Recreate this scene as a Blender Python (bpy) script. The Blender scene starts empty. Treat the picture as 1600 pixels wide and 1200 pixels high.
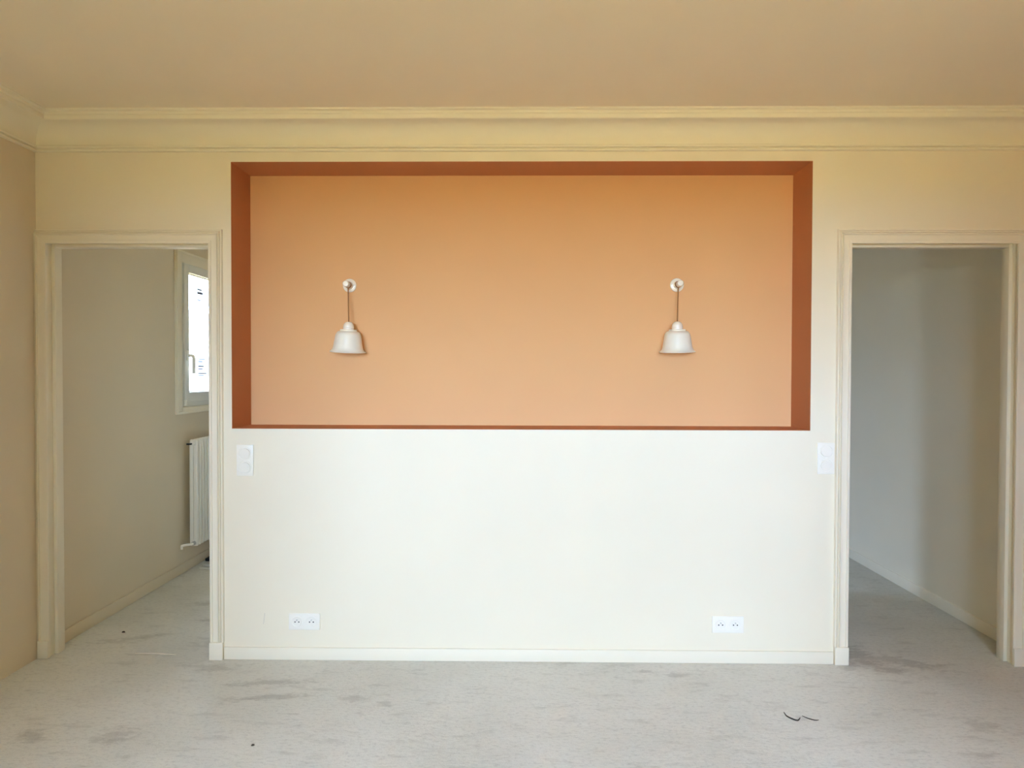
import bpy, bmesh, math, random
from mathutils import Vector, Matrix
random.seed(7)
S = bpy.context.scene
COL = S.collection

# ---------------------------------------------------------------- camera
cam_d = bpy.data.cameras.new('camera'); cam = bpy.data.objects.new('camera', cam_d); COL.objects.link(cam)
F_PX = 1113.4
cam_d.sensor_fit = 'HORIZONTAL'; cam_d.sensor_width = 36.0; cam_d.lens = F_PX / 1600 * 36.0
cam_d.clip_start = 0.02
YAW, PITCH, ROLL = -0.01381, -0.01741, 0.00243
fw = Vector((math.sin(YAW) * math.cos(PITCH), math.cos(YAW) * math.cos(PITCH), math.sin(PITCH)))
rt = Vector((math.cos(YAW), -math.sin(YAW), 0)); up = rt.cross(fw)
r2 = math.cos(ROLL) * rt + math.sin(ROLL) * up; u2 = -math.sin(ROLL) * rt + math.cos(ROLL) * up
M = Matrix((r2, u2, -fw)).transposed().to_4x4(); M.translation = Vector((0.0111, -3.5487, 1.4507))
cam.matrix_world = M
S.camera = cam

# ---------------------------------------------------------------- world, sun, exposure
world = bpy.data.worlds.new('world'); S.world = world; world.use_nodes = True
bg = world.node_tree.nodes['Background']
bg.inputs[0].default_value = (0.50, 0.665, 0.97, 1); bg.inputs[1].default_value = 59
sun_d = bpy.data.lights.new('sun', 'SUN'); sun = bpy.data.objects.new('sun', sun_d); COL.objects.link(sun)
sun_d.energy = 54; sun_d.color = (1.0, 0.91, 0.64); sun_d.angle = 0.01
sun.rotation_euler = Vector((-0.10, -0.55, -1.0)).to_track_quat('-Z', 'Y').to_euler()
sun.location = (6, 3, 8)

WX0, WX1, WZ0, WZ1 = -1.75, 1.45, 0.96, 2.30          # garden window behind the camera
HY0, HY1, HZ0, HZ1 = 1.50, 2.50, 1.185, 2.27   # hall window in the left wall
YB = -4.15                                 # inner face of the wall behind the camera
def portal(name, loc, size, rot):
    d = bpy.data.lights.new(name, 'AREA'); d.shape = 'RECTANGLE'; d.size, d.size_y = size
    d.cycles.is_portal = True
    o = bpy.data.objects.new(name, d); COL.objects.link(o); o.location = loc; o.rotation_euler = rot
    return o
portal('garden_window_portal', ((WX0 + WX1) / 2, YB - 0.32, (WZ0 + WZ1) / 2), (WX1 - WX0, WZ1 - WZ0), (math.radians(90), 0, 0))
portal('hall_window_portal', (-2.595, (HY0 + HY1) / 2, (HZ0 + HZ1) / 2), (HZ1 - HZ0, HY1 - HY0), (0, math.radians(-90), 0))

S.view_settings.view_transform = 'Standard'; S.view_settings.look = 'None'
S.view_settings.gamma = 1.0; S.view_settings.use_curve_mapping = False
S.view_settings.exposure = 0.0
cy = S.cycles
cy.use_denoising = True
cy.max_bounces = 10; cy.diffuse_bounces = 8; cy.glossy_bounces = 4; cy.transparent_max_bounces = 16
cy.caustics_reflective = False; cy.caustics_refractive = False

# ---------------------------------------------------------------- materials
def mat(name, col, rough=0.6, metal=0.0, spec=0.3):
    m = bpy.data.materials.new(name); m.use_nodes = True
    b = m.node_tree.nodes['Principled BSDF']
    b.inputs['Base Color'].default_value = (*col, 1); b.inputs['Roughness'].default_value = rough
    b.inputs['Metallic'].default_value = metal; b.inputs['Specular IOR Level'].default_value = spec
    return m
def nd(nt, typ, **kw):
    n = nt.nodes.new(typ)
    for k, v in kw.items(): setattr(n, k, v)
    return n
def paint(name, col, rough=0.75, var=0.03, spec=0.15):
    """rolled wall paint with faint mottling"""
    m = mat(name, col, rough, 0, spec); nt = m.node_tree; L = nt.links
    b = nt.nodes['Principled BSDF']
    tc = nd(nt, 'ShaderNodeTexCoord')
    n1 = nd(nt, 'ShaderNodeTexNoise'); n1.inputs['Scale'].default_value = 2.2; n1.inputs['Detail'].default_value = 3
    L.new(tc.outputs['Object'], n1.inputs['Vector'])
    mx = nd(nt, 'ShaderNodeMix', data_type='RGBA')
    mx.inputs[6].default_value = tuple(c * (1 - var) for c in col) + (1,)
    mx.inputs[7].default_value = tuple(min(1, c * (1 + var)) for c in col) + (1,)
    L.new(n1.outputs[0], mx.inputs[0]); L.new(mx.outputs[2], b.inputs['Base Color'])
    return m

M_WALL = paint('cream_wall_paint', (0.85, 0.775, 0.62))
M_CEIL = paint('cream_ceiling_paint', (0.85, 0.775, 0.63))
M_TRIM = paint('ivory_trim_paint', (0.86, 0.79, 0.645), rough=0.45, var=0.015, spec=0.3)
M_CORN = paint('cornice_paint', (0.86, 0.81, 0.67), rough=0.6, var=0.015)
M_HALL = paint('pale_hall_paint', (0.90, 0.85, 0.75))
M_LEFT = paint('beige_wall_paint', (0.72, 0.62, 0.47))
M_APRI = paint('apricot_paint', (0.775, 0.455, 0.225))
M_TERR = paint('terracotta_paint', (0.55, 0.235, 0.115))
M_WHITE = mat('white_plastic', (0.90, 0.86, 0.77), 0.3, 0, 0.5)
M_PORC = mat('white_porcelain', (0.90, 0.86, 0.76), 0.22, 0, 0.5)
M_SHADE = mat('ivory_enamel', (0.87, 0.84, 0.74), 0.35, 0, 0.5)
M_CORD = mat('brown_fabric_cord', (0.34, 0.16, 0.06), 0.9)
M_BROWN = mat('dark_bronze', (0.10, 0.06, 0.035), 0.45, 0.5)
M_HOLE = mat('dark_socket_hole', (0.02, 0.02, 0.022), 0.7)
M_STEEL = mat('nickel_steel', (0.62, 0.60, 0.57), 0.35, 0.9)
M_RAD = mat('cream_radiator_enamel', (0.92, 0.88, 0.80), 0.35, 0, 0.45)
M_PVC = mat('pale_window_pvc', (0.78, 0.77, 0.72), 0.35, 0, 0.4)
M_BLACK = mat('black_rubber', (0.012, 0.012, 0.012), 0.6)
M_CABLE = mat('white_cable', (0.70, 0.68, 0.62), 0.5)
M_TWIG = mat('dry_twig', (0.05, 0.04, 0.03), 0.9)
M_SLIVER = mat('pale_plaster', (0.75, 0.70, 0.60), 0.9)
M_BOUNCE = mat('bounce_brown', (0.36, 0.22, 0.12), 0.9)  # for the added sheet behind the camera that warms the bounce
M_BLOCKER = mat('sky_blocker_green', (0.07, 0.085, 0.03), 0.95)  # for the added boxes that limit the sky
M_DIM = mat('bounce_dimming_tan', (0.60, 0.52, 0.42), 0.6)  # made-up tone for unseen hall walls, dims the light bouncing there
M_EXT = mat('blocker_grey', (0.42, 0.43, 0.43), 0.9)

def glass_mat():
    m = bpy.data.materials.new('window_glass'); m.use_nodes = True; nt = m.node_tree; nt.nodes.clear()
    o = nd(nt, 'ShaderNodeOutputMaterial'); t = nd(nt, 'ShaderNodeBsdfTransparent'); t.inputs[0].default_value = (0.95, 0.97, 0.95, 1)
    g = nd(nt, 'ShaderNodeBsdfGlossy'); g.inputs['Roughness'].default_value = 0.02
    f = nd(nt, 'ShaderNodeFresnel'); ge = nd(nt, 'ShaderNodeNewGeometry')
    ior = nd(nt, 'ShaderNodeMapRange'); ior.inputs[3].default_value = 1.45; ior.inputs[4].default_value = 1 / 1.45   # both faces of the pane
    nt.links.new(ge.outputs['Backfacing'], ior.inputs[0]); nt.links.new(ior.outputs[0], f.inputs[0])
    mx = nd(nt, 'ShaderNodeMixShader'); L = nt.links
    L.new(f.outputs[0], mx.inputs[0]); L.new(t.outputs[0], mx.inputs[1]); L.new(g.outputs[0], mx.inputs[2]); L.new(mx.outputs[0], o.inputs[0])
    return m
M_GLASS = glass_mat()

def ground_mat():
    m = mat('sunlit_grass', (0.30, 0.34, 0.12), 0.95); nt = m.node_tree; b = nt.nodes['Principled BSDF']
    n = nd(nt, 'ShaderNodeTexNoise'); n.inputs['Scale'].default_value = 0.6; n.inputs['Detail'].default_value = 8
    r = nd(nt, 'ShaderNodeValToRGB'); r.color_ramp.elements[0].color = (0.38, 0.28, 0.13, 1); r.color_ramp.elements[1].color = (0.48, 0.37, 0.19, 1)
    r.color_ramp.elements[0].position = 0.35; r.color_ramp.elements[1].position = 0.65
    tc = nd(nt, 'ShaderNodeTexCoord'); nt.links.new(tc.outputs['Object'], n.inputs['Vector'])
    nt.links.new(n.outputs[0], r.inputs[0]); nt.links.new(r.outputs[0], b.inputs['Base Color'])
    return m
M_GROUND = ground_mat()

def floor_mat():
    """pale grey floor under building dust: streaky smears, grit and a few scuffed stains"""
    m = mat('dusty_floor', (0.5, 0.48, 0.44), 0.8, 0, 0.2); nt = m.node_tree; L = nt.links; b = nt.nodes['Principled BSDF']
    tc = nd(nt, 'ShaderNodeTexCoord')
    def noise(scale, detail, sx=1, sy=1, rough=0.55, rot=0.0):
        mp = nd(nt, 'ShaderNodeMapping'); mp.inputs['Scale'].default_value = (sx, sy, 1); mp.inputs['Rotation'].default_value = (0, 0, rot)
        L.new(tc.outputs['Object'], mp.inputs['Vector'])
        n = nd(nt, 'ShaderNodeTexNoise'); n.inputs['Scale'].default_value = scale; n.inputs['Detail'].default_value = detail
        n.inputs['Roughness'].default_value = rough
        L.new(mp.outputs[0], n.inputs['Vector']); return n.outputs[0]
    def ramp(v, p0, p1, c0=0.0, c1=1.0):
        r = nd(nt, 'ShaderNodeMapRange', interpolation_type='SMOOTHSTEP')
        for i, x in zip((1, 2, 3, 4), (p0, p1, c0, c1)): r.inputs[i].default_value = x
        L.new(v, r.inputs[0]); return r.outputs[0]
    def mixc(fac, a, c):
        x = nd(nt, 'ShaderNodeMix', data_type='RGBA')
        if isinstance(fac, float): x.inputs[0].default_value = fac
        else: L.new(fac, x.inputs[0])
        if isinstance(a, tuple): x.inputs[6].default_value = a
        else: L.new(a, x.inputs[6])
        if isinstance(c, tuple): x.inputs[7].default_value = c
        else: L.new(c, x.inputs[7])
        return x.outputs[2]
    def mth(op, a, c):
        x = nd(nt, 'ShaderNodeMath', operation=op)
        for i, v in enumerate((a, c)):
            if isinstance(v, (int, float)): x.inputs[i].default_value = v
            else: L.new(v, x.inputs[i])
        return x.outputs[0]
    base = mixc(ramp(noise(1.1, 4), 0.35, 0.65), (0.63, 0.615, 0.555, 1), (0.71, 0.695, 0.64, 1))
    streak = ramp(noise(6.0, 8, 1.0, 3.0, 0.65, 0.12), 0.52, 0.70)
    c = mixc(mth('MULTIPLY', streak, 0.30), base, (0.33, 0.31, 0.27, 1))
    fine = ramp(noise(42.0, 6, 1.0, 1.9, 0.7), 0.48, 0.66)
    c = mixc(mth('MULTIPLY', fine, 0.30), c, (0.34, 0.33, 0.30, 1))
    pale = ramp(noise(9.0, 6, 1.0, 2.4, 0.6, -0.2), 0.56, 0.72)
    c = mixc(mth('MULTIPLY', pale, 0.30), c, (0.66, 0.64, 0.59, 1))
    # scuffed stains: x, y, rx, ry, angle, strength
    stains = [(-1.93, -0.77, 0.07, 0.06, 0, .45), (-1.60, -0.77, 0.10, 0.08, 0.2, .38), (-1.15, -0.27, 0.22, 0.035, 0.1, .5),
              (-1.12, -0.42, 0.20, 0.03, 0.12, .5), (-0.74, -0.43, 0.07, 0.03, 0, .35), (-0.58, -0.475, 0.035, 0.03, 0, .4),
              (1.73, 0.09, 0.13, 0.16, 0.3, .55), (1.93, 0.02, 0.20, 0.06, -0.5, .5), (1.82, -0.07, 0.09, 0.05, 0, .55), (1.62, -0.03, 0.05, 0.10, 0, .4),
              (1.90, -0.62, 0.08, 0.06, 0.2, .35), (1.77, -0.85, 0.07, 0.03, 0, .35), (0.62, -0.12, 0.08, 0.02, 0, .4), (0.77, -0.15, 0.10, 0.025, 0.1, .4),
              (-1.75, 0.55, 0.14, 0.05, 0.1, .4), (-1.95, 0.85, 0.12, 0.05, 0.2, .35), (-1.62, 0.20, 0.10, 0.05, 0.0, .45), (-2.1, 0.25, 0.2, 0.04, 0.4, .35),
              (-1.5, -0.12, 0.12, 0.06, 0.0, .4)]
    sep = nd(nt, 'ShaderNodeSeparateXYZ'); L.new(tc.outputs['Object'], sep.inputs[0])
    wob = noise(14.0, 6, 1, 2.0, 0.7)
    tot = None
    for (x, y, rx, ry, a, s) in stains:
        dx = mth('SUBTRACT', sep.outputs[0], x); dy = mth('SUBTRACT', sep.outputs[1], y)
        u = mth('ADD', mth('MULTIPLY', dx, math.cos(a) / rx), mth('MULTIPLY', dy, math.sin(a) / rx))
        v = mth('ADD', mth('MULTIPLY', dx, -math.sin(a) / ry), mth('MULTIPLY', dy, math.cos(a) / ry))
        d = mth('SQRT', mth('ADD', mth('MULTIPLY', u, u), mth('MULTIPLY', v, v)), 0)
        d = mth('ADD', d, mth('MULTIPLY', mth('SUBTRACT', wob, 0.5), 4.5))
        k = ramp(d, 0.2, 1.25, s * 0.8, 0.0)
        tot = k if tot is None else mth('MAXIMUM', tot, k)
    c = mixc(tot, c, (0.27, 0.25, 0.215, 1))
    L.new(c, b.inputs['Base Color'])
    h = mth('ADD', mth('MULTIPLY', noise(24.0, 8, 1.0, 2.2, 0.7), 0.7), mth('MULTIPLY', noise(160.0, 3), 0.3))
    bp = nd(nt, 'ShaderNodeBump'); bp.inputs['Strength'].default_value = 0.6; bp.inputs['Distance'].default_value = 0.006
    L.new(h, bp.inputs['Height']); L.new(bp.outputs[0], b.inputs['Normal'])
    return m
M_FLOOR = floor_mat()

def label_mat():
    """white paper sticker with dark printed rules (flat print)"""
    m = bpy.data.materials.new('printed_sticker'); m.use_nodes = True; nt = m.node_tree; nt.nodes.clear()
    o = nd(nt, 'ShaderNodeOutputMaterial'); a = nd(nt, 'ShaderNodeBsdfTranslucent'); a.inputs[0].default_value = (0.85, 0.88, 0.95, 1)
    d = nd(nt, 'ShaderNodeBsdfDiffuse'); d.inputs[0].default_value = (0.8, 0.8, 0.8, 1); x = nd(nt, 'ShaderNodeMixShader'); x.inputs[0].default_value = 0.4
    nt.links.new(a.outputs[0], x.inputs[1]); nt.links.new(d.outputs[0], x.inputs[2]); nt.links.new(x.outputs[0], o.inputs[0]); return m
M_STICK = label_mat()
M_PRINT = mat('sticker_ink', (0.06, 0.07, 0.10), 0.7)
M_PRINTB = mat('sticker_blue_ink', (0.10, 0.16, 0.42), 0.7)

# ---------------------------------------------------------------- mesh helpers
def obj(name, verts, faces, material, parent=None, smooth=False, angle=35):
    me = bpy.data.meshes.new(name); me.from_pydata([tuple(v) for v in verts], [], faces); me.update()
    bm = bmesh.new(); bm.from_mesh(me); bmesh.ops.recalc_face_normals(bm, faces=bm.faces); bm.to_mesh(me); bm.free()
    if smooth:
        for p in me.polygons: p.use_smooth = True
        me.set_sharp_from_angle(angle=math.radians(angle))
    if material: me.materials.append(material)
    o = bpy.data.objects.new(name, me); COL.objects.link(o)
    if parent: o.parent = parent
    return o
def bobj(name, bm, material, parent=None, smooth=False, angle=35):
    me = bpy.data.meshes.new(name); bmesh.ops.recalc_face_normals(bm, faces=bm.faces); bm.to_mesh(me); bm.free()
    if smooth:
        for p in me.polygons: p.use_smooth = True
        me.set_sharp_from_angle(angle=math.radians(angle))
    me.materials.append(material)
    o = bpy.data.objects.new(name, me); COL.objects.link(o)
    if parent: o.parent = parent
    return o
def add_box(bm, lo, hi, bev=0.0, seg=2):
    r = bmesh.ops.create_cube(bm, size=1.0)
    vs = r['verts']; c = [(a + b) / 2 for a, b in zip(lo, hi)]; s = [b - a for a, b in zip(lo, hi)]
    for v in vs: v.co = Vector([v.co[i] * s[i] + c[i] for i in range(3)])
    if bev > 0:
        es = list({e for v in vs for e in v.link_edges})
        bmesh.ops.bevel(bm, geom=es, offset=bev, segments=seg, profile=0.5, affect='EDGES', clamp_overlap=True)
def box(name, lo, hi, material, parent=None, bev=0.0, seg=2):
    bm = bmesh.new(); add_box(bm, lo, hi, bev, seg)
    return bobj(name, bm, material, parent, smooth=bev > 0)
def lathe_geo(profile, n=40, axis='Z', origin=(0, 0, 0)):
    """profile: list of (r, h); axis Z up or -Y (h grows towards the room)"""
    vs, fs = [], []
    def P(r, h, a):
        if axis == 'Z': p = (r * math.cos(a), r * math.sin(a), h)
        elif axis == 'Y': p = (r * math.cos(a), -h, r * math.sin(a))
        else: p = (h, r * math.cos(a), r * math.sin(a))
        return tuple(p[i] + origin[i] for i in range(3))
    rows = []
    for (r, h) in profile:
        if r < 1e-6: rows.append([len(vs)]); vs.append(P(0, h, 0))
        else:
            rows.append(list(range(len(vs), len(vs) + n))); vs += [P(r, h, 2 * math.pi * k / n) for k in range(n)]
    for a, b in zip(rows, rows[1:]):
        for k in range(n):
            k2 = (k + 1) % n
            if len(a) == 1 and len(b) == 1: continue
            if len(a) == 1: fs.append((a[0], b[k], b[k2]))
            elif len(b) == 1: fs.append((a[k], a[k2], b[0]))
            else: fs.append((a[k], a[k2], b[k2], b[k]))
    return vs, fs
def lathe(name, profile, material, parent=None, n=40, axis='Z', origin=(0, 0, 0), angle=35):
    v, f = lathe_geo(profile, n, axis, origin); return obj(name, v, f, material, parent, True, angle)
def tube_geo(path, r, n=10):
    vs, fs = [], []; path = [Vector(p) for p in path]; prev = None
    for i, p in enumerate(path):
        t = (path[min(i + 1, len(path) - 1)] - path[max(i - 1, 0)]).normalized()
        if prev is None: a = t.orthogonal().normalized()
        else: a = (prev - t * prev.dot(t)).normalized()
        prev = a; b = t.cross(a); rr = r[i] if isinstance(r, (list, tuple)) else r
        vs += [p + rr * (math.cos(2 * math.pi * k / n) * a + math.sin(2 * math.pi * k / n) * b) for k in range(n)]
    for i in range(len(path) - 1):
        for k in range(n):
            k2 = (k + 1) % n; fs.append((i * n + k, i * n + k2, (i + 1) * n + k2, (i + 1) * n + k))
    fs.append(tuple(range(n))); fs.append(tuple(range((len(path) - 1) * n, len(path) * n)))
    return vs, fs
def tube(name, path, r, material, parent=None, n=10):
    v, f = tube_geo(path, r, n); return obj(name, v, f, material, parent, True, 50)
def smooth_path(pts, k=6):
    pts = [Vector(p) for p in pts]; out = []
    for i in range(len(pts) - 1):
        p0, p1, p2, p3 = pts[max(i - 1, 0)], pts[i], pts[i + 1], pts[min(i + 2, len(pts) - 1)]
        for s in range(k):
            t = s / k
            out.append(0.5 * ((2 * p1) + (p2 - p0) * t + (2 * p0 - 5 * p1 + 4 * p2 - p3) * t * t + (3 * p1 - p0 - 3 * p2 + p3) * t ** 3))
    return out + [pts[-1]]
def empty(name, loc=(0, 0, 0)):
    o = bpy.data.objects.new(name, None); COL.objects.link(o); o.location = loc; o.empty_display_size = 0.1; return o
def tag(o, label, cat, group=None):
    o['label'] = label; o['category'] = cat
    if group: o['group'] = group
    return o
def struct(o, label=None, cat=None):
    o['kind'] = 'structure'
    if label: o['label'] = label
    if cat: o['category'] = cat
    return o
def slab(name, axis, d0, d1, us, zs, holes, material):
    """wall slab between d0 and d1 along axis ('x' or 'y'); us/zs outer range, holes = (u0, u1, z0, z1)"""
    U = sorted({us[0], us[1], *[h[0] for h in holes], *[h[1] for h in holes]})
    Z = sorted({zs[0], zs[1], *[h[2] for h in holes], *[h[3] for h in holes]})
    def solid(i, j):
        if i < 0 or j < 0 or i >= len(U) - 1 or j >= len(Z) - 1: return False
        u, z = (U[i] + U[i + 1]) / 2, (Z[j] + Z[j + 1]) / 2
        return not any(h[0] < u < h[1] and h[2] < z < h[3] for h in holes)
    vs, idx, fs = [], {}, []
    def V(i, j, s):
        if (i, j, s) not in idx:
            d = d1 if s else d0
            idx[(i, j, s)] = len(vs); vs.append((U[i], d, Z[j]) if axis == 'y' else (d, U[i], Z[j]))
        return idx[(i, j, s)]
    for i in range(len(U) - 1):
        for j in range(len(Z) - 1):
            if not solid(i, j): continue
            for s in (0, 1): fs.append((V(i, j, s), V(i + 1, j, s), V(i + 1, j + 1, s), V(i, j + 1, s)))
            if not solid(i - 1, j): fs.append((V(i, j, 0), V(i, j + 1, 0), V(i, j + 1, 1), V(i, j, 1)))
            if not solid(i + 1, j): fs.append((V(i + 1, j, 0), V(i + 1, j + 1, 0), V(i + 1, j + 1, 1), V(i + 1, j, 1)))
            if not solid(i, j - 1): fs.append((V(i, j, 0), V(i + 1, j, 0), V(i + 1, j, 1), V(i, j, 1)))
            if not solid(i, j + 1): fs.append((V(i, j + 1, 0), V(i + 1, j + 1, 0), V(i + 1, j + 1, 1), V(i, j + 1, 1)))
    return obj(name, vs, fs, material)

# ---------------------------------------------------------------- the room shell
XL, XR, YF, HC = -2.425, 2.95, 3.05, 2.70      # left wall, right wall, far hall wall, ceiling
XH = 2.59                                       # right wall of the hall
TH = 0.10                                       # thickness of the wall with the niche
NX, NZ0, NZ1, ND = 1.44, 1.1631, 2.4901, 0.2502
D1 = (-2.37, -1.553, 2.085)                     # doorway: left edge, right edge, head
D2 = (1.634, 2.446, 2.085)

struct(box('ground', (-60, -60, -0.60), (60, 60, -0.50), M_GROUND), 'sunlit grass outside the house', 'ground')
fl = struct(box('floor', (XL - 0.16, YB - 0.30, -0.25), (XR + 0.25, YF + 0.2, 0.0), M_FLOOR), 'pale grey floor covered with building dust and smears', 'floor')
struct(box('ceiling', (XL - 0.35, YB - 0.40, HC), (XR + 0.35, YF + 0.3, HC + 0.3), M_CEIL), 'plain cream painted ceiling', 'ceiling')
wf = struct(slab('wall_front', 'y', 0.0, TH, (XL, XR), (0, HC),
                 [(D1[0] - 0.03, D1[1] + 0.03, 0, D1[2] + 0.03), (D2[0] - 0.03, D2[1] + 0.03, 0, D2[2] + 0.03), (-NX - 0.002, NX + 0.002, NZ0 - 0.002, NZ1 + 0.002)], M_WALL),
            'cream wall with a deep orange niche between two doorways', 'wall')
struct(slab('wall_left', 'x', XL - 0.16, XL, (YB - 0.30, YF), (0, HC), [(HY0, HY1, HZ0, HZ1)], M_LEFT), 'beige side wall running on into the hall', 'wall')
struct(box('wall_right', (XR, YB - 0.30, 0), (XR + 0.25, YF, HC), M_TERR), 'unseen right wall, terracotta picked to cut and warm bounce light', 'wall')  # out of view; dark warm colour made up to tame bounced light
struct(slab('wall_back', 'y', YB - 0.30, YB, (XL, XR), (0, HC), [(WX0, WX1, WZ0, WZ1)], M_TERR), 'unseen wall with the garden window, terracotta picked to cut and warm bounce light', 'wall')  # same made-up colour, reduces and warms light bounced off this wall
struct(box('wall_hall_far', (XL, YF, 0), (XR + 0.25, YF + 0.2, HC), M_DIM), 'unseen wall at the back of the hall, toned down to cut bounce light', 'wall')  # out of view; plain wall with its colour lowered to dim hall bounce
struct(box('wall_hall_right', (XH, TH, 0), (XR, YF, HC), M_HALL), 'cream hall wall seen through the doorway beside the niche', 'wall')
struct(box('bounce_sheet', (XL + 0.02, YB + 0.02, 0.0), (XR - 0.02, -1.55, 0.004), M_BOUNCE), 'unseen brown sheet added by the garden window to cut and warm floor bounce', 'floor')  # added out of view so less and warmer light bounces off the floor
struct(box('hall_sky_blocker', (-5.5, -3.0, -0.5), (-5.2, 9.0, 2.4), M_EXT), 'grey wall added outside to block sky light at the hall window', 'wall')  # added to shut most of the sky out of the hall window
# dark unseen boxes added to narrow the sky light entering the garden window
GX0, GX1, GH = -6.5, 2.3, 9.0
struct(box('sky_blocker_1', (-40, -24, -0.5), (GX0, -6.5, GH), M_BLOCKER), 'unseen dark box added to narrow the sky light', 'sky blocker')
struct(box('sky_blocker_2', (GX1, -24, -0.5), (40, -6.5, GH), M_BLOCKER), 'unseen dark box added to narrow the sky light', 'sky blocker')
# closet block behind the niche
CB = 1.22
struct(slab('wall_closet_left', 'x', -1.50, -1.44 - 0.03, (TH, CB), (0, HC), [], M_WALL), 'closet partition behind the niche on the radiator doorway side', 'wall')
struct(slab('wall_closet_right', 'x', 1.47, 1.53, (TH, CB), (0, HC), [], M_WALL), 'closet partition behind the niche on the empty doorway side', 'wall')
struct(box('wall_closet_rear', (-1.50, CB, 0), (1.53, CB + 0.06, HC), M_DIM), 'rear closet partition facing the hall', 'wall')

# niche lining: five painted faces set into the wall
e = 0.002
def niche_board(name, lo, hi, m, label):
    o = box(name, lo, hi, m, wf); o['label'] = label; return o
niche_board('niche_back', (-NX - e, ND, NZ0 - e), (NX + e, ND + 0.015, NZ1 + e), M_APRI, 'apricot painted back of the niche')
niche_board('niche_reveal', (-NX - e, 0.0, NZ0 - e), (-NX, ND, NZ1 + e), M_TERR, 'terracotta side of the niche')
niche_board('niche_reveal', (NX, 0.0, NZ0 - e), (NX + e, ND, NZ1 + e), M_TERR, 'terracotta side of the niche')
niche_board('niche_reveal', (-NX, 0.0, NZ1), (NX, ND, NZ1 + e), M_TERR, 'terracotta top of the niche')
niche_board('niche_reveal', (-NX, 0.0, NZ0 - e), (NX, ND, NZ0), M_TERR, 'terracotta sill of the niche')

sc_ = box('scuff_mark', (-0.0009, -0.0004, -0.028), (0.0009, 0.0002, 0.028), mat('grey_scuff', (0.60, 0.55, 0.47), 0.9), wf)
sc_.location = (-1.283, 0, 0.205); sc_.rotation_euler = (0, math.radians(7), 0); sc_['label'] = 'thin grey scuff on the white wall'
# cornice: one mitred run around the room
def cornice():
    pr = [(0.0, 2.540), (0.020, 2.540), (0.022, 2.544), (0.021, 2.549), (0.013, 2.551), (0.013, 2.554), (0.024, 2.556), (0.027, 2.561), (0.026, 2.567), (0.020, 2.570), (0.012, 2.571)]
    for k in range(9):
        a = math.radians(90 * k / 8)
        pr.append((0.012 + 0.112 * (1 - math.cos(a)), 2.574 + 0.092 * math.sin(a)))
    pr += [(0.126, 2.657), (0.132, 2.655), (0.138, 2.658), (0.140, 2.666), (0.140, 2.677), (0.147, 2.677), (0.150, 2.681), (0.150, 2.690), (0.157, 2.690), (0.164, 2.694), (0.165, 2.705), (0.0, 2.705)]
    vs, fs = [], []
    for d, z in pr: vs += [(XL + d, YB + d, z), (XR - d, YB + d, z), (XR - d, -d, z), (XL + d, -d, z)]
    n = len(pr)
    for i in range(n):
        j = (i + 1) % n
        for k in range(4):
            k2 = (k + 1) % 4; fs.append((i * 4 + k, i * 4 + k2, j * 4 + k2, j * 4 + k))
    return struct(obj('trim_1', vs, fs, M_CORN, None, True, 32), 'moulded plaster cornice around the ceiling', 'cornice')
cornice()

# baseboards
def baseboard(name, lo, hi, lab, m=None):
    return struct(box(name, lo, hi, m or M_TRIM, None, 0.003), lab, 'baseboard')
bbf = baseboard('baseboard_front', (D1[1] + 0.07, -0.012, 0), (D2[0] - 0.07, 0.0, 0.062), 'low white baseboard under the niche wall')
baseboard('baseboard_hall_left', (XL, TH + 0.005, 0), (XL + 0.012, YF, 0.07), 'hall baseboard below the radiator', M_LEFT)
baseboard('baseboard_hall_right', (XH - 0.012, TH + 0.02, 0), (XH, YF, 0.07), 'hall baseboard behind the doorway', M_HALL)

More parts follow.
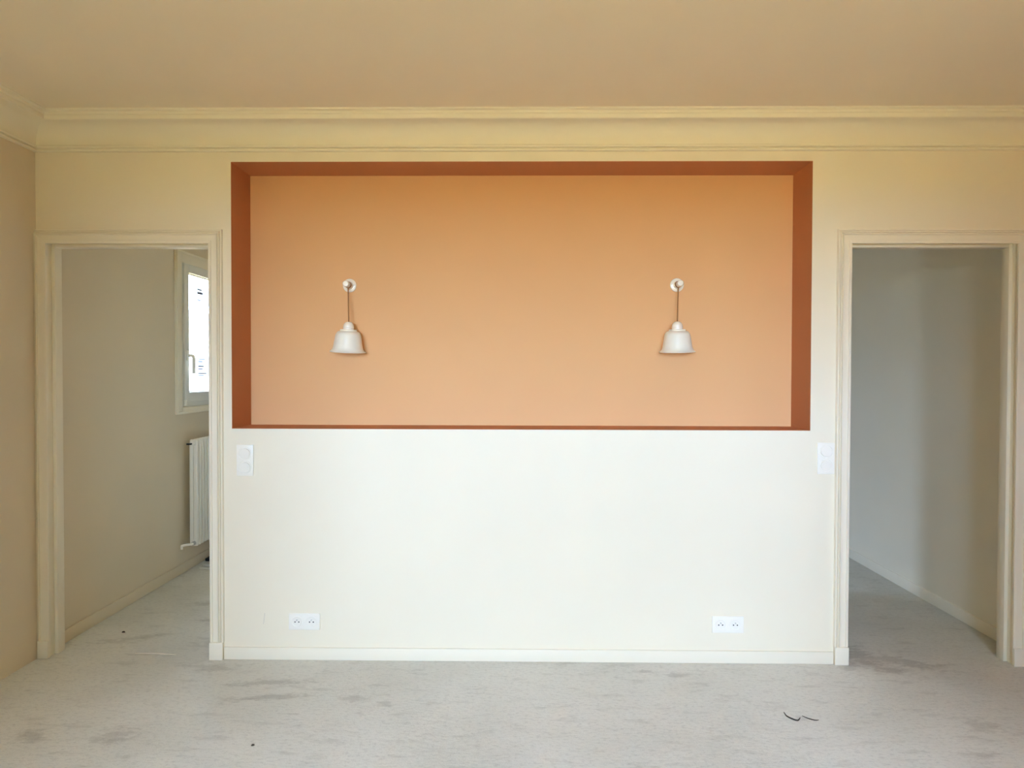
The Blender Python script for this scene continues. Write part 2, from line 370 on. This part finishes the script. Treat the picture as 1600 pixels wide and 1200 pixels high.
# door frames -------------------------------------------------------------
CASE = [(0.0, 0.0), (0.0, 0.011), (0.002, 0.013), (0.013, 0.015), (0.0150, 0.0100), (0.018, 0.010), (0.041, 0.0125), (0.0418, 0.0190), (0.0445, 0.0215),
        (0.0470, 0.0190), (0.0482, 0.0120), (0.0510, 0.0120), (0.0522, 0.0190), (0.0550, 0.0215), (0.0575, 0.0190), (0.0587, 0.0110), (0.0615, 0.0110), (0.0627, 0.0170), (0.0670, 0.0170), (0.0690, 0.0140), (0.07, 0.0)]
def doorway(name, xa, xb, zh, lclip, label):
    t = empty(name, ((xa + xb) / 2, 0, 0)); struct(t, label, 'door frame')
    off = Vector((-(xa + xb) / 2, 0, 0)); n = len(CASE)
    def mk(nm, rings, m=M_TRIM):
        vs, fs = [], []
        for r in rings: vs += [Vector(p) + off for p in r]
        k = len(rings[0])
        for a in range(len(rings) - 1):
            for i in range(k):
                j = (i + 1) % k; fs.append((a * k + i, a * k + j, (a + 1) * k + j, (a + 1) * k + i))
        fs.append(tuple(range(k))); fs.append(tuple(range((len(rings) - 1) * k, len(rings) * k)))
        return obj(nm, vs, fs, m, t, True, 30)
    pb = 0.088
    L_ = lambda u: min(u, lclip)
    mk('casing_leg', [[(xa - L_(u), -v, pb) for u, v in CASE], [(xa - L_(u), -v, zh + u) for u, v in CASE]])
    mk('casing_leg', [[(xb + u, -v, pb) for u, v in CASE], [(xb + u, -v, zh + u) for u, v in CASE]])
    mk('casing_head', [[(xa - L_(u), -v, zh + u) for u, v in CASE], [(xb + u, -v, zh + u) for u, v in CASE]])
    def bx(nm, lo, hi, bev=0.0015):
        return box(nm, [lo[i] + off[i] for i in range(3)], [hi[i] + off[i] for i in range(3)], M_TRIM, t, bev)
    bx('plinth_block', (xa - min(0.068, lclip), -0.023, 0), (xa + 0.0, 0, pb), 0.002)
    bx('plinth_block', (xb - 0.0, -0.023, 0), (xb + 0.068, 0, pb), 0.002)
    # lining with a rebate: recessed front band, stop band behind it
    r0, s0, yr = 0.008, 0.010, 0.045
    bx('jamb', (xa - 0.03, 0.0, 0), (xa - r0, TH, zh + 0.03)); bx('jamb', (xb + r0, 0.0, 0), (xb + 0.03, TH, zh + 0.03))
    bx('head_jamb', (xa - r0, 0.0, zh + r0), (xb + r0, TH, zh + 0.03))
    bx('door_stop', (xa - r0, yr, 0), (xa + s0, TH, zh + r0)); bx('door_stop', (xb - s0, yr, 0), (xb + r0, TH, zh + r0))
    bx('head_stop', (xa + s0, yr, zh - s0), (xb - s0, TH, zh + r0))
    return t
doorway('door_1', *D1, D1[0] - XL - 0.002, 'ivory door frame of the doorway that shows the radiator')
doorway('door_2', *D2, 0.07, 'ivory door frame of the empty doorway')

# window in the hall ------------------------------------------------------
def hall_window():
    t = empty('window_1', (XL, (HY0 + HY1) / 2, HZ0)); struct(t, 'pale hall window with a lever handle and stickers on its glass', 'window')
    o = Vector((-XL, -(HY0 + HY1) / 2, -HZ0))
    def bx(nm, lo, hi, m=M_PVC, bev=0.003, parent=None):
        return box(nm, [lo[i] + o[i] for i in range(3)], [hi[i] + o[i] for i in range(3)], m, parent or t, bev)
    def ring(nm, x0, x1, y0, y1, z0, z1, w, m=M_PVC, bev=0.003, parent=None):
        bm = bmesh.new()
        for lo, hi in (((x0, y0, z0), (x1, y0 + w, z1)), ((x0, y1 - w, z0), (x1, y1, z1)), ((x0, y0 + w, z0), (x1, y1 - w, z0 + w)), ((x0, y0 + w, z1 - w), (x1, y1 - w, z1))):
            add_box(bm, [lo[i] + o[i] for i in range(3)], [hi[i] + o[i] for i in range(3)], bev)
        return bobj(nm, bm, m, parent or t, True)
    for nm, lo, hi in (('casing_leg', (XL, HY0 - 0.085, 1.140), (XL + 0.016, HY0 + 0.004, 2.310)), ('casing_leg', (XL, HY1 - 0.004, 1.140), (XL + 0.016, HY1 + 0.085, 2.310)),
                       ('casing_head', (XL, HY0 + 0.004, HZ1 - 0.045), (XL + 0.016, HY1 - 0.004, 2.310)), ('casing_sill', (XL, HY0 + 0.004, 1.140), (XL + 0.016, HY1 - 0.004, HZ0 + 0.004))):
        bx(nm, lo, hi, M_TRIM, 0.004)
    ring('casing_bead', XL + 0.016, XL + 0.024, HY0 - 0.080, HY1 + 0.080, 1.145, 2.305, 0.014, M_TRIM)
    ring('frame', XL - 0.07, XL - 0.005, HY0, HY1, HZ0, HZ1, 0.055)
    s = ring('sash', XL - 0.055, XL + 0.012, HY0 + 0.050, HY1 - 0.050, HZ0 + 0.042, HZ1 - 0.038, 0.068, M_PVC, 0.004)
    bx('pane', (XL - 0.024, HY0 + 0.115, HZ0 + 0.107), (XL - 0.018, HY1 - 0.115, HZ1 - 0.103), M_GLASS, 0, s)
    ring('glazing_bead', XL - 0.018, XL - 0.004, HY0 + 0.117, HY1 - 0.117, HZ0 + 0.109, HZ1 - 0.105, 0.010, M_PVC, 0.002, s)
    # lever handle on the near stile
    hy, hz = HY0 + 0.084, 1.560
    h = bx('handle', (XL + 0.012, hy - 0.014, hz - 0.035), (XL + 0.022, hy + 0.014, hz + 0.035), M_WHITE, 0.004)
    v, f = tube_geo([Vector(p) + o for p in smooth_path([(XL + 0.020, hy, hz), (XL + 0.045, hy, hz), (XL + 0.058, hy, hz - 0.012), (XL + 0.060, hy, hz - 0.06), (XL + 0.058, hy, hz - 0.130)], 5)], 0.0115, 12)
    obj('handle_lever', v, f, M_WHITE, h, True, 50)
    bx('hinge_cover', (XL + 0.000, HY0 + 0.040, HZ0 + 0.015), (XL + 0.022, HY0 + 0.062, HZ0 + 0.055), M_WHITE, 0.004)
    # stickers left on the glass
    for (y0, y1, z0, z1, rules) in ((1.80, 1.92, 1.955, 2.085, ((0.82, 0.90, M_PRINT, .75), (0.60, 0.72, M_PRINT, .9), (0.22, 0.27, M_PRINTB, .5))),
                                    (1.80, 2.02, 1.395, 1.560, ((0.86, 0.90, M_PRINTB, .6), (0.74, 0.79, M_PRINTB, .4), (0.52, 0.58, M_PRINT, .5), (0.40, 0.45, M_PRINTB, .4), (0.20, 0.25, M_PRINT, .75), (0.10, 0.14, M_PRINTB, .5)))):
        st = bx('glass_sticker', (XL - 0.0178, y0, z0), (XL - 0.0172, y1, z1), M_STICK, 0, s)
        for a, b_, m, w in rules:
            bx('printed_line', (XL - 0.0172, y0 + 0.1 * (y1 - y0), z0 + a * (z1 - z0)), (XL - 0.0169, y0 + (0.1 + w * 0.85) * (y1 - y0), z0 + b_ * (z1 - z0)), m, 0, s)
    return t
hall_window()

# garden window behind the camera ----------------------------------------
def garden_window():
    xm = (WX0 + WX1) / 2
    t = empty('window_2', (xm, YB - 0.2, 0)); struct(t, 'wide garden window facing the niche', 'window')
    def ring(nm, x0, x1, y0, y1, z0, z1, w, wb=None):
        bm = bmesh.new(); wb = wb or w
        for lo, hi in (((x0, y0, z0), (x0 + w, y1, z1)), ((x1 - w, y0, z0), (x1, y1, z1)), ((x0 + w, y0, z0), (x1 - w, y1, z0 + wb)), ((x0 + w, y0, z1 - w), (x1 - w, y1, z1))):
            add_box(bm, (lo[0] - xm, lo[1] - YB + 0.2, lo[2]), (hi[0] - xm, hi[1] - YB + 0.2, hi[2]), 0.003)
        return bobj(nm, bm, M_PVC, t, True)
    ring('frame', WX0, WX1, YB - 0.22, YB - 0.15, WZ0, WZ1, 0.045)
    for a, b in ((WX0 + 0.04, xm + 0.005), (xm - 0.005 + 0.012, WX1 - 0.04)):
        s = ring('leaf', a, b, YB - 0.21, YB - 0.155, WZ0 + 0.04, WZ1 - 0.04, 0.06, 0.07)
        box('pane', (a + 0.055 - xm, 0.015, WZ0 + 0.105), (b - 0.055 - xm, 0.021, WZ1 - 0.095), M_GLASS, s)
garden_window()

# ---------------------------------------------------------------- wall lamps in the niche
def lathe_shell(outer, t):
    inner = [(max(r - t, 0.0), h - (t if r < 0.03 else 0)) for r, h in outer if h < outer[0][1] - 0.004]
    return outer + inner[::-1] + [(0.0, outer[0][1] - 0.006)]
def wall_lamp(x, z, sx, sdx, label, tilt, lean):
    t = empty('wall_lamp', (x, ND, z)); tag(t, label, 'wall lamp', 'wall lamps in the niche')
    p = lathe('wall_plate', [(0, 0.0), (0.0355, 0.0), (0.0365, 0.003), (0.0350, 0.0075), (0.0300, 0.0095), (0.0, 0.0105)], M_PORC, t, 48, 'Y')
    for s in (-1, 1):
        lathe('screw', [(0.0, 0.0075), (0.0032, 0.0080), (0.0030, 0.0105), (0.0, 0.0112)], M_STEEL, p, 12, 'Y', (s * 0.0285, 0, 0.001))
    lathe('collar', [(0.0, 0.009), (0.0205, 0.009), (0.0205, 0.017), (0.0190, 0.021), (0.0150, 0.024), (0.0, 0.025)], M_PORC, t, 36, 'Y')
    lathe('neck', [(0.0, 0.023), (0.0135, 0.023), (0.0118, 0.030), (0.0110, 0.040), (0.0120, 0.050), (0.0140, 0.053), (0.0, 0.054)], M_BROWN, t, 32, 'Y')
    lathe('knob', [(0.0, 0.050), (0.0135, 0.050), (0.0165, 0.054), (0.0168, 0.080), (0.0162, 0.092), (0.0130, 0.0965), (0.0, 0.098)], M_PORC, t, 40, 'Y')
    # cord: two turns round the neck, then straight down to the shade
    path = []
    for k in range(41):
        a = math.radians(-180 + 720 * k / 40) * sx
        path.append((0.0148 * math.cos(a), -0.031 - 0.011 * k / 40, 0.0148 * math.sin(a)))
    tube('cord_coil', path, 0.0032, M_CORD, t, 8)
    ztop = -0.198
    tube('cord', smooth_path([(sdx * 0.05, -0.040, -0.014), (sdx * 0.1, -0.042, -0.03), (sdx * 0.5, -0.060, ztop * 0.55), (sdx, -0.082, ztop - 0.02)], 6), 0.0032, M_CORD, t, 10)
    o = (sdx, -0.096, ztop - 0.158)
    cap = [(0.0, 0.158), (0.010, 0.1572), (0.019, 0.1525), (0.0255, 0.144), (0.0275, 0.135), (0.0275, 0.130), (0.0292, 0.129), (0.0292, 0.125), (0.0272, 0.124), (0.0275, 0.116), (0.0, 0.116)]
    v, f = lathe_geo(cap, 40); 
    R_ = Matrix.Rotation(lean, 4, 'Y') @ Matrix.Rotation(tilt, 4, 'X')
    def place(v): return [R_ @ (Vector(q) - Vector((0, 0, 0.158))) + Vector((sdx, -0.082, ztop)) for q in v]
    obj('lamp_holder', place(v), f, M_PORC, t, True, 40)
    sh = [(0.026, 0.1185), (0.0400, 0.1180), (0.0425, 0.1160), (0.0430, 0.1105), (0.0450, 0.1085), (0.0530, 0.1060), (0.0600, 0.1000), (0.0650, 0.0900), (0.0685, 0.075), (0.0712, 0.058), (0.0738, 0.040), (0.0768, 0.024), (0.0805, 0.0125), (0.0870, 0.0050), (0.0930, 0.0015), (0.0935, 0.0), (0.0925, -0.0008)]
    inn = [(max(r - 0.0022, 0.02), h - 0.0018) for r, h in sh[::-1]]
    v, f = lathe_geo(sh + inn[1:] + [sh[0]], 64); obj('lamp_shade', place(v), f, M_SHADE, t, True, 28)
    bl = [(0.0, 0.045), (0.012, 0.047), (0.0205, 0.056), (0.0225, 0.068), (0.0195, 0.082), (0.0135, 0.098), (0.0130, 0.116), (0.0, 0.116)]
    v, f = lathe_geo(bl, 28); obj('bulb', place(v), f, M_WHITE, t, True, 40)
    return t
wall_lamp(-0.908, 1.907, 1, 0.014, 'ivory bell wall lamp hanging by a brown cord, on the doorway-with-radiator side of the niche', math.radians(4), math.radians(3.0))
wall_lamp(0.831, 1.911, -1, -0.014, 'ivory bell wall lamp hanging by a brown cord, on the empty-doorway side of the niche', math.radians(4), math.radians(-1.4))

# ---------------------------------------------------------------- switches and sockets
def plate(parent, w, h):
    b = box('cover_plate', (-w / 2, -0.008, -h / 2), (w / 2, 0.0, h / 2), M_WHITE, parent, 0.003, 3); return b
def switch(x, z, tilts, label):
    t = empty('light_switch', (x, 0, z)); tag(t, label, 'light switch', 'double light switches beside the niche'); plate(t, 0.085, 0.156)
    for s, tl in zip((1, -1), tilts):
        lathe('bezel', [(0.0292, 0.007), (0.0330, 0.007), (0.0330, 0.0095), (0.0318, 0.0104), (0.0298, 0.0098), (0.0292, 0.007)], M_WHITE, t, 48, 'Y', (0, 0, s * 0.0345))
        v, f = lathe_geo([(0, 0.004), (0.0272, 0.004), (0.0275, 0.0130), (0.0262, 0.0144), (0.0, 0.0146)], 48, 'Y')
        Rm = Matrix.Rotation(tl, 4, 'X'); v = [Rm @ Vector(q) + Vector((0, 0, s * 0.0345)) for q in v]
        obj('rocker_button', v, f, M_WHITE, t, True, 30)
    return t
switch(-1.3745, 1.0035, (math.radians(8), math.radians(8)), 'white vertical double light switch below the niche, near the doorway with the radiator')
switch(1.5180, 1.0245, (math.radians(-8), math.radians(8)), 'white vertical double light switch touching the empty doorway\'s casing')
def socket(x, z, label):
    t = empty('double_socket', (x, 0, z)); tag(t, label, 'power socket', 'double power sockets above the baseboard'); plate(t, 0.157, 0.083)
    for s in (-1, 1):
        c = (s * 0.0365, 0, 0)
        w = lathe('socket_well', [(0.0, 0.0086), (0.0215, 0.0086), (0.0235, 0.0100), (0.0255, 0.0105), (0.0275, 0.0098), (0.0280, 0.007), (0.0, 0.007)], M_WHITE, t, 48, 'Y', c)
        for dx in (-0.0095, 0.0095):
            lathe('contact_hole', [(0.0, 0.0087), (0.0033, 0.0087), (0.0033, 0.0091), (0.0, 0.0091)], M_HOLE, w, 16, 'Y', (c[0] + dx, 0, -0.001))
        lathe('earth_pin', [(0.0, 0.0086), (0.0028, 0.0086), (0.0028, 0.016), (0.0018, 0.018), (0.0, 0.0185)], M_STEEL, w, 16, 'Y', (c[0], 0, 0.0095))
    return t
socket(-1.078, 0.1925, 'white double wall socket low on the wall, on the side of the radiator doorway')
socket(1.0405, 0.1925, 'white double wall socket low on the wall, on the side of the empty doorway')

# ---------------------------------------------------------------- radiator in the hall
def radiator():
    y0, xf, z0, z1, dep, pitch, n = 1.515, -2.318, 0.188, 0.958, 0.056, 0.046, 13
    t = empty('radiator', (xf - dep / 2, y0 + n * pitch / 2, z0)); tag(t, 'cream column radiator on the hall wall under the window', 'radiator')
    hd = 0.052; h = z1 - z0; yc0 = -n * pitch / 2
    bm = bmesh.new()
    for a in (-1, 1):
        x0, x1 = (-dep / 2, -0.0015) if a < 0 else (0.0015, dep / 2)
        add_box(bm, (x0, 0.008, 0.028), (x1, 0.034, h - 0.028), 0.004, 2)
    add_box(bm, (-dep / 2, 0.007, 0.0), (dep / 2, 0.035, hd), 0.012, 3); add_box(bm, (-dep / 2, 0.007, h - hd), (dep / 2, 0.035, h), 0.012, 3)
    add_box(bm, (-0.012, 0.036, 0.014), (0.012, 0.051, 0.038)); add_box(bm, (-0.012, 0.036, h - 0.038), (0.012, 0.051, h - 0.014))
    first = bobj('section', bm, M_RAD, t, True); first.location = (0, yc0, 0)
    for k in range(1, n):
        c = first.copy(); COL.objects.link(c); c.parent = t; c.location = (0, yc0 + k * pitch, 0)
    def cyl(nm, r, ya, yb, x, z, m):
        v, f = tube_geo([(x, ya, z), (x, yb, z)], r, 16); return obj(nm, v, f, m, t, True)
    cyl('end_plug', 0.017, yc0 + 0.003, yc0 - 0.010, 0.004, h - 0.028, M_RAD)
    tube('bleed_valve', [(-0.004, yc0 - 0.008, h - 0.030), (-0.004, yc0 - 0.026, h - 0.030), (-0.030, yc0 - 0.028, h - 0.030)], 0.006, M_BLACK, t)
    cyl('valve_nut', 0.014, yc0 + 0.003, yc0 - 0.022, 0.008, 0.026, M_STEEL)
    tube('supply_pipe', smooth_path([(0.008, yc0 - 0.020, 0.026), (-0.002, yc0 - 0.034, 0.025), (-0.03, yc0 - 0.038, 0.022), (-0.066, yc0 - 0.040, 0.014)], 5), 0.009, M_RAD, t, 14)
    tube('pipe_tail', [(-0.062, yc0 - 0.040, 0.016), (-0.063, yc0 - 0.040, -0.010)], 0.009, M_RAD, t, 14)
    for zz in (0.13, h - 0.13):
        b = box('wall_bracket', (-dep / 2 - 0.049, yc0 + 0.16, zz - 0.012), (-dep / 2 + 0.004, yc0 + 0.185, zz + 0.012), M_RAD, t, 0.002)
    return t
radiator()

# ---------------------------------------------------------------- small things on the floor
def flat_case():
    t = empty('floor_case', (-2.22, 1.98, 0)); tag(t, 'flat black case on the hall floor below the radiator, mostly hidden by the door frame', 'case')
    box('case_body', (-0.178, -0.16, 0.0), (0.20, 0.20, 0.024), M_BLACK, t, 0.006)
    box('case_handle', (-0.06, -0.172, 0.008), (0.08, -0.157, 0.016), M_BLACK, t, 0.003)
flat_case()
def cable(pts, label, r=0.008):
    v, f = tube_geo(smooth_path([(x, y, r) for x, y in pts], 7), r, 10)
    return tag(obj('cable', v, f, M_CABLE, None, True, 50), label, 'cable', 'white cables on the hall floor')
cable([(-2.06, 1.78), (-2.16, 1.72), (-2.26, 1.685), (-2.335, 1.69), (-2.370, 1.73)], 'white cable bent into a curve on the hall floor, next to the black case')
cable([(-2.02, 1.60), (-2.14, 1.595), (-2.25, 1.60), (-2.345, 1.62)], 'white cable lying nearest the room on the hall floor, in front of the curved one', 0.006)

def twig(pts, r, label):
    n = len(pts); P = smooth_path([(x, y, r * 1.1 + h) for x, y, h in pts], 5)
    R_ = [r * (0.45 + 0.75 * math.sin(math.pi * (i + 0.6) / (len(P) + 0.2))) for i in range(len(P))]
    v, f = tube_geo(P, R_, 7)
    return tag(obj('twig', v, f, M_TWIG, None, True, 60), label, 'twig', 'dry bits on the dusty floor')
twig([(1.128, -0.530, 0.004), (1.131, -0.555, 0), (1.145, -0.583, 0.001), (1.163, -0.592, 0), (1.178, -0.578, 0.004)], 0.0026, 'dark curled dry twig on the floor in front of the empty doorway')
twig([(1.196, -0.553, 0.001), (1.214, -0.574, 0), (1.236, -0.588, 0), (1.252, -0.588, 0.001)], 0.0019, 'thin straight dry twig lying beside the curled twig')
def crumb(x, y, r, label, m=M_TWIG):
    bm = bmesh.new(); bmesh.ops.create_icosphere(bm, subdivisions=2, radius=r)
    for v in bm.verts:
        k = 1 + random.uniform(-0.22, 0.22); v.co = Vector((v.co.x * k * 1.3, v.co.y * k, max(v.co.z * k * 0.7, -r * 0.4) + r * 0.4))
    o = bobj('crumb', bm, m); o.location = (x, y, 0); return tag(o, label, 'crumb', 'dry bits on the dusty floor')
crumb(-1.027, -0.828, 0.0055, 'small dark crumb on the floor near the bottom edge of the picture')
crumb(-2.192, 0.345, 0.007, 'small dark crumb on the floor inside the doorway with the radiator')
crumb(-1.575, 0.150, 0.006, 'small dark crumb on the floor by the casing beside the radiator doorway')
def sliver():
    pts = smooth_path([(-1.965, 0.048, 0.003), (-1.88, 0.055, 0.002), (-1.83, 0.046, 0.004), (-1.75, 0.038, 0.002)], 5)
    v, f = tube_geo(pts, [0.0015 + 0.0022 * math.sin(math.pi * i / (len(pts) - 1)) for i in range(len(pts))], 6)
    tag(obj('plaster_sliver', v, f, M_SLIVER, None, True), 'thin pale sliver of plaster across the doorway threshold in front of the hall', 'debris')
sliver()
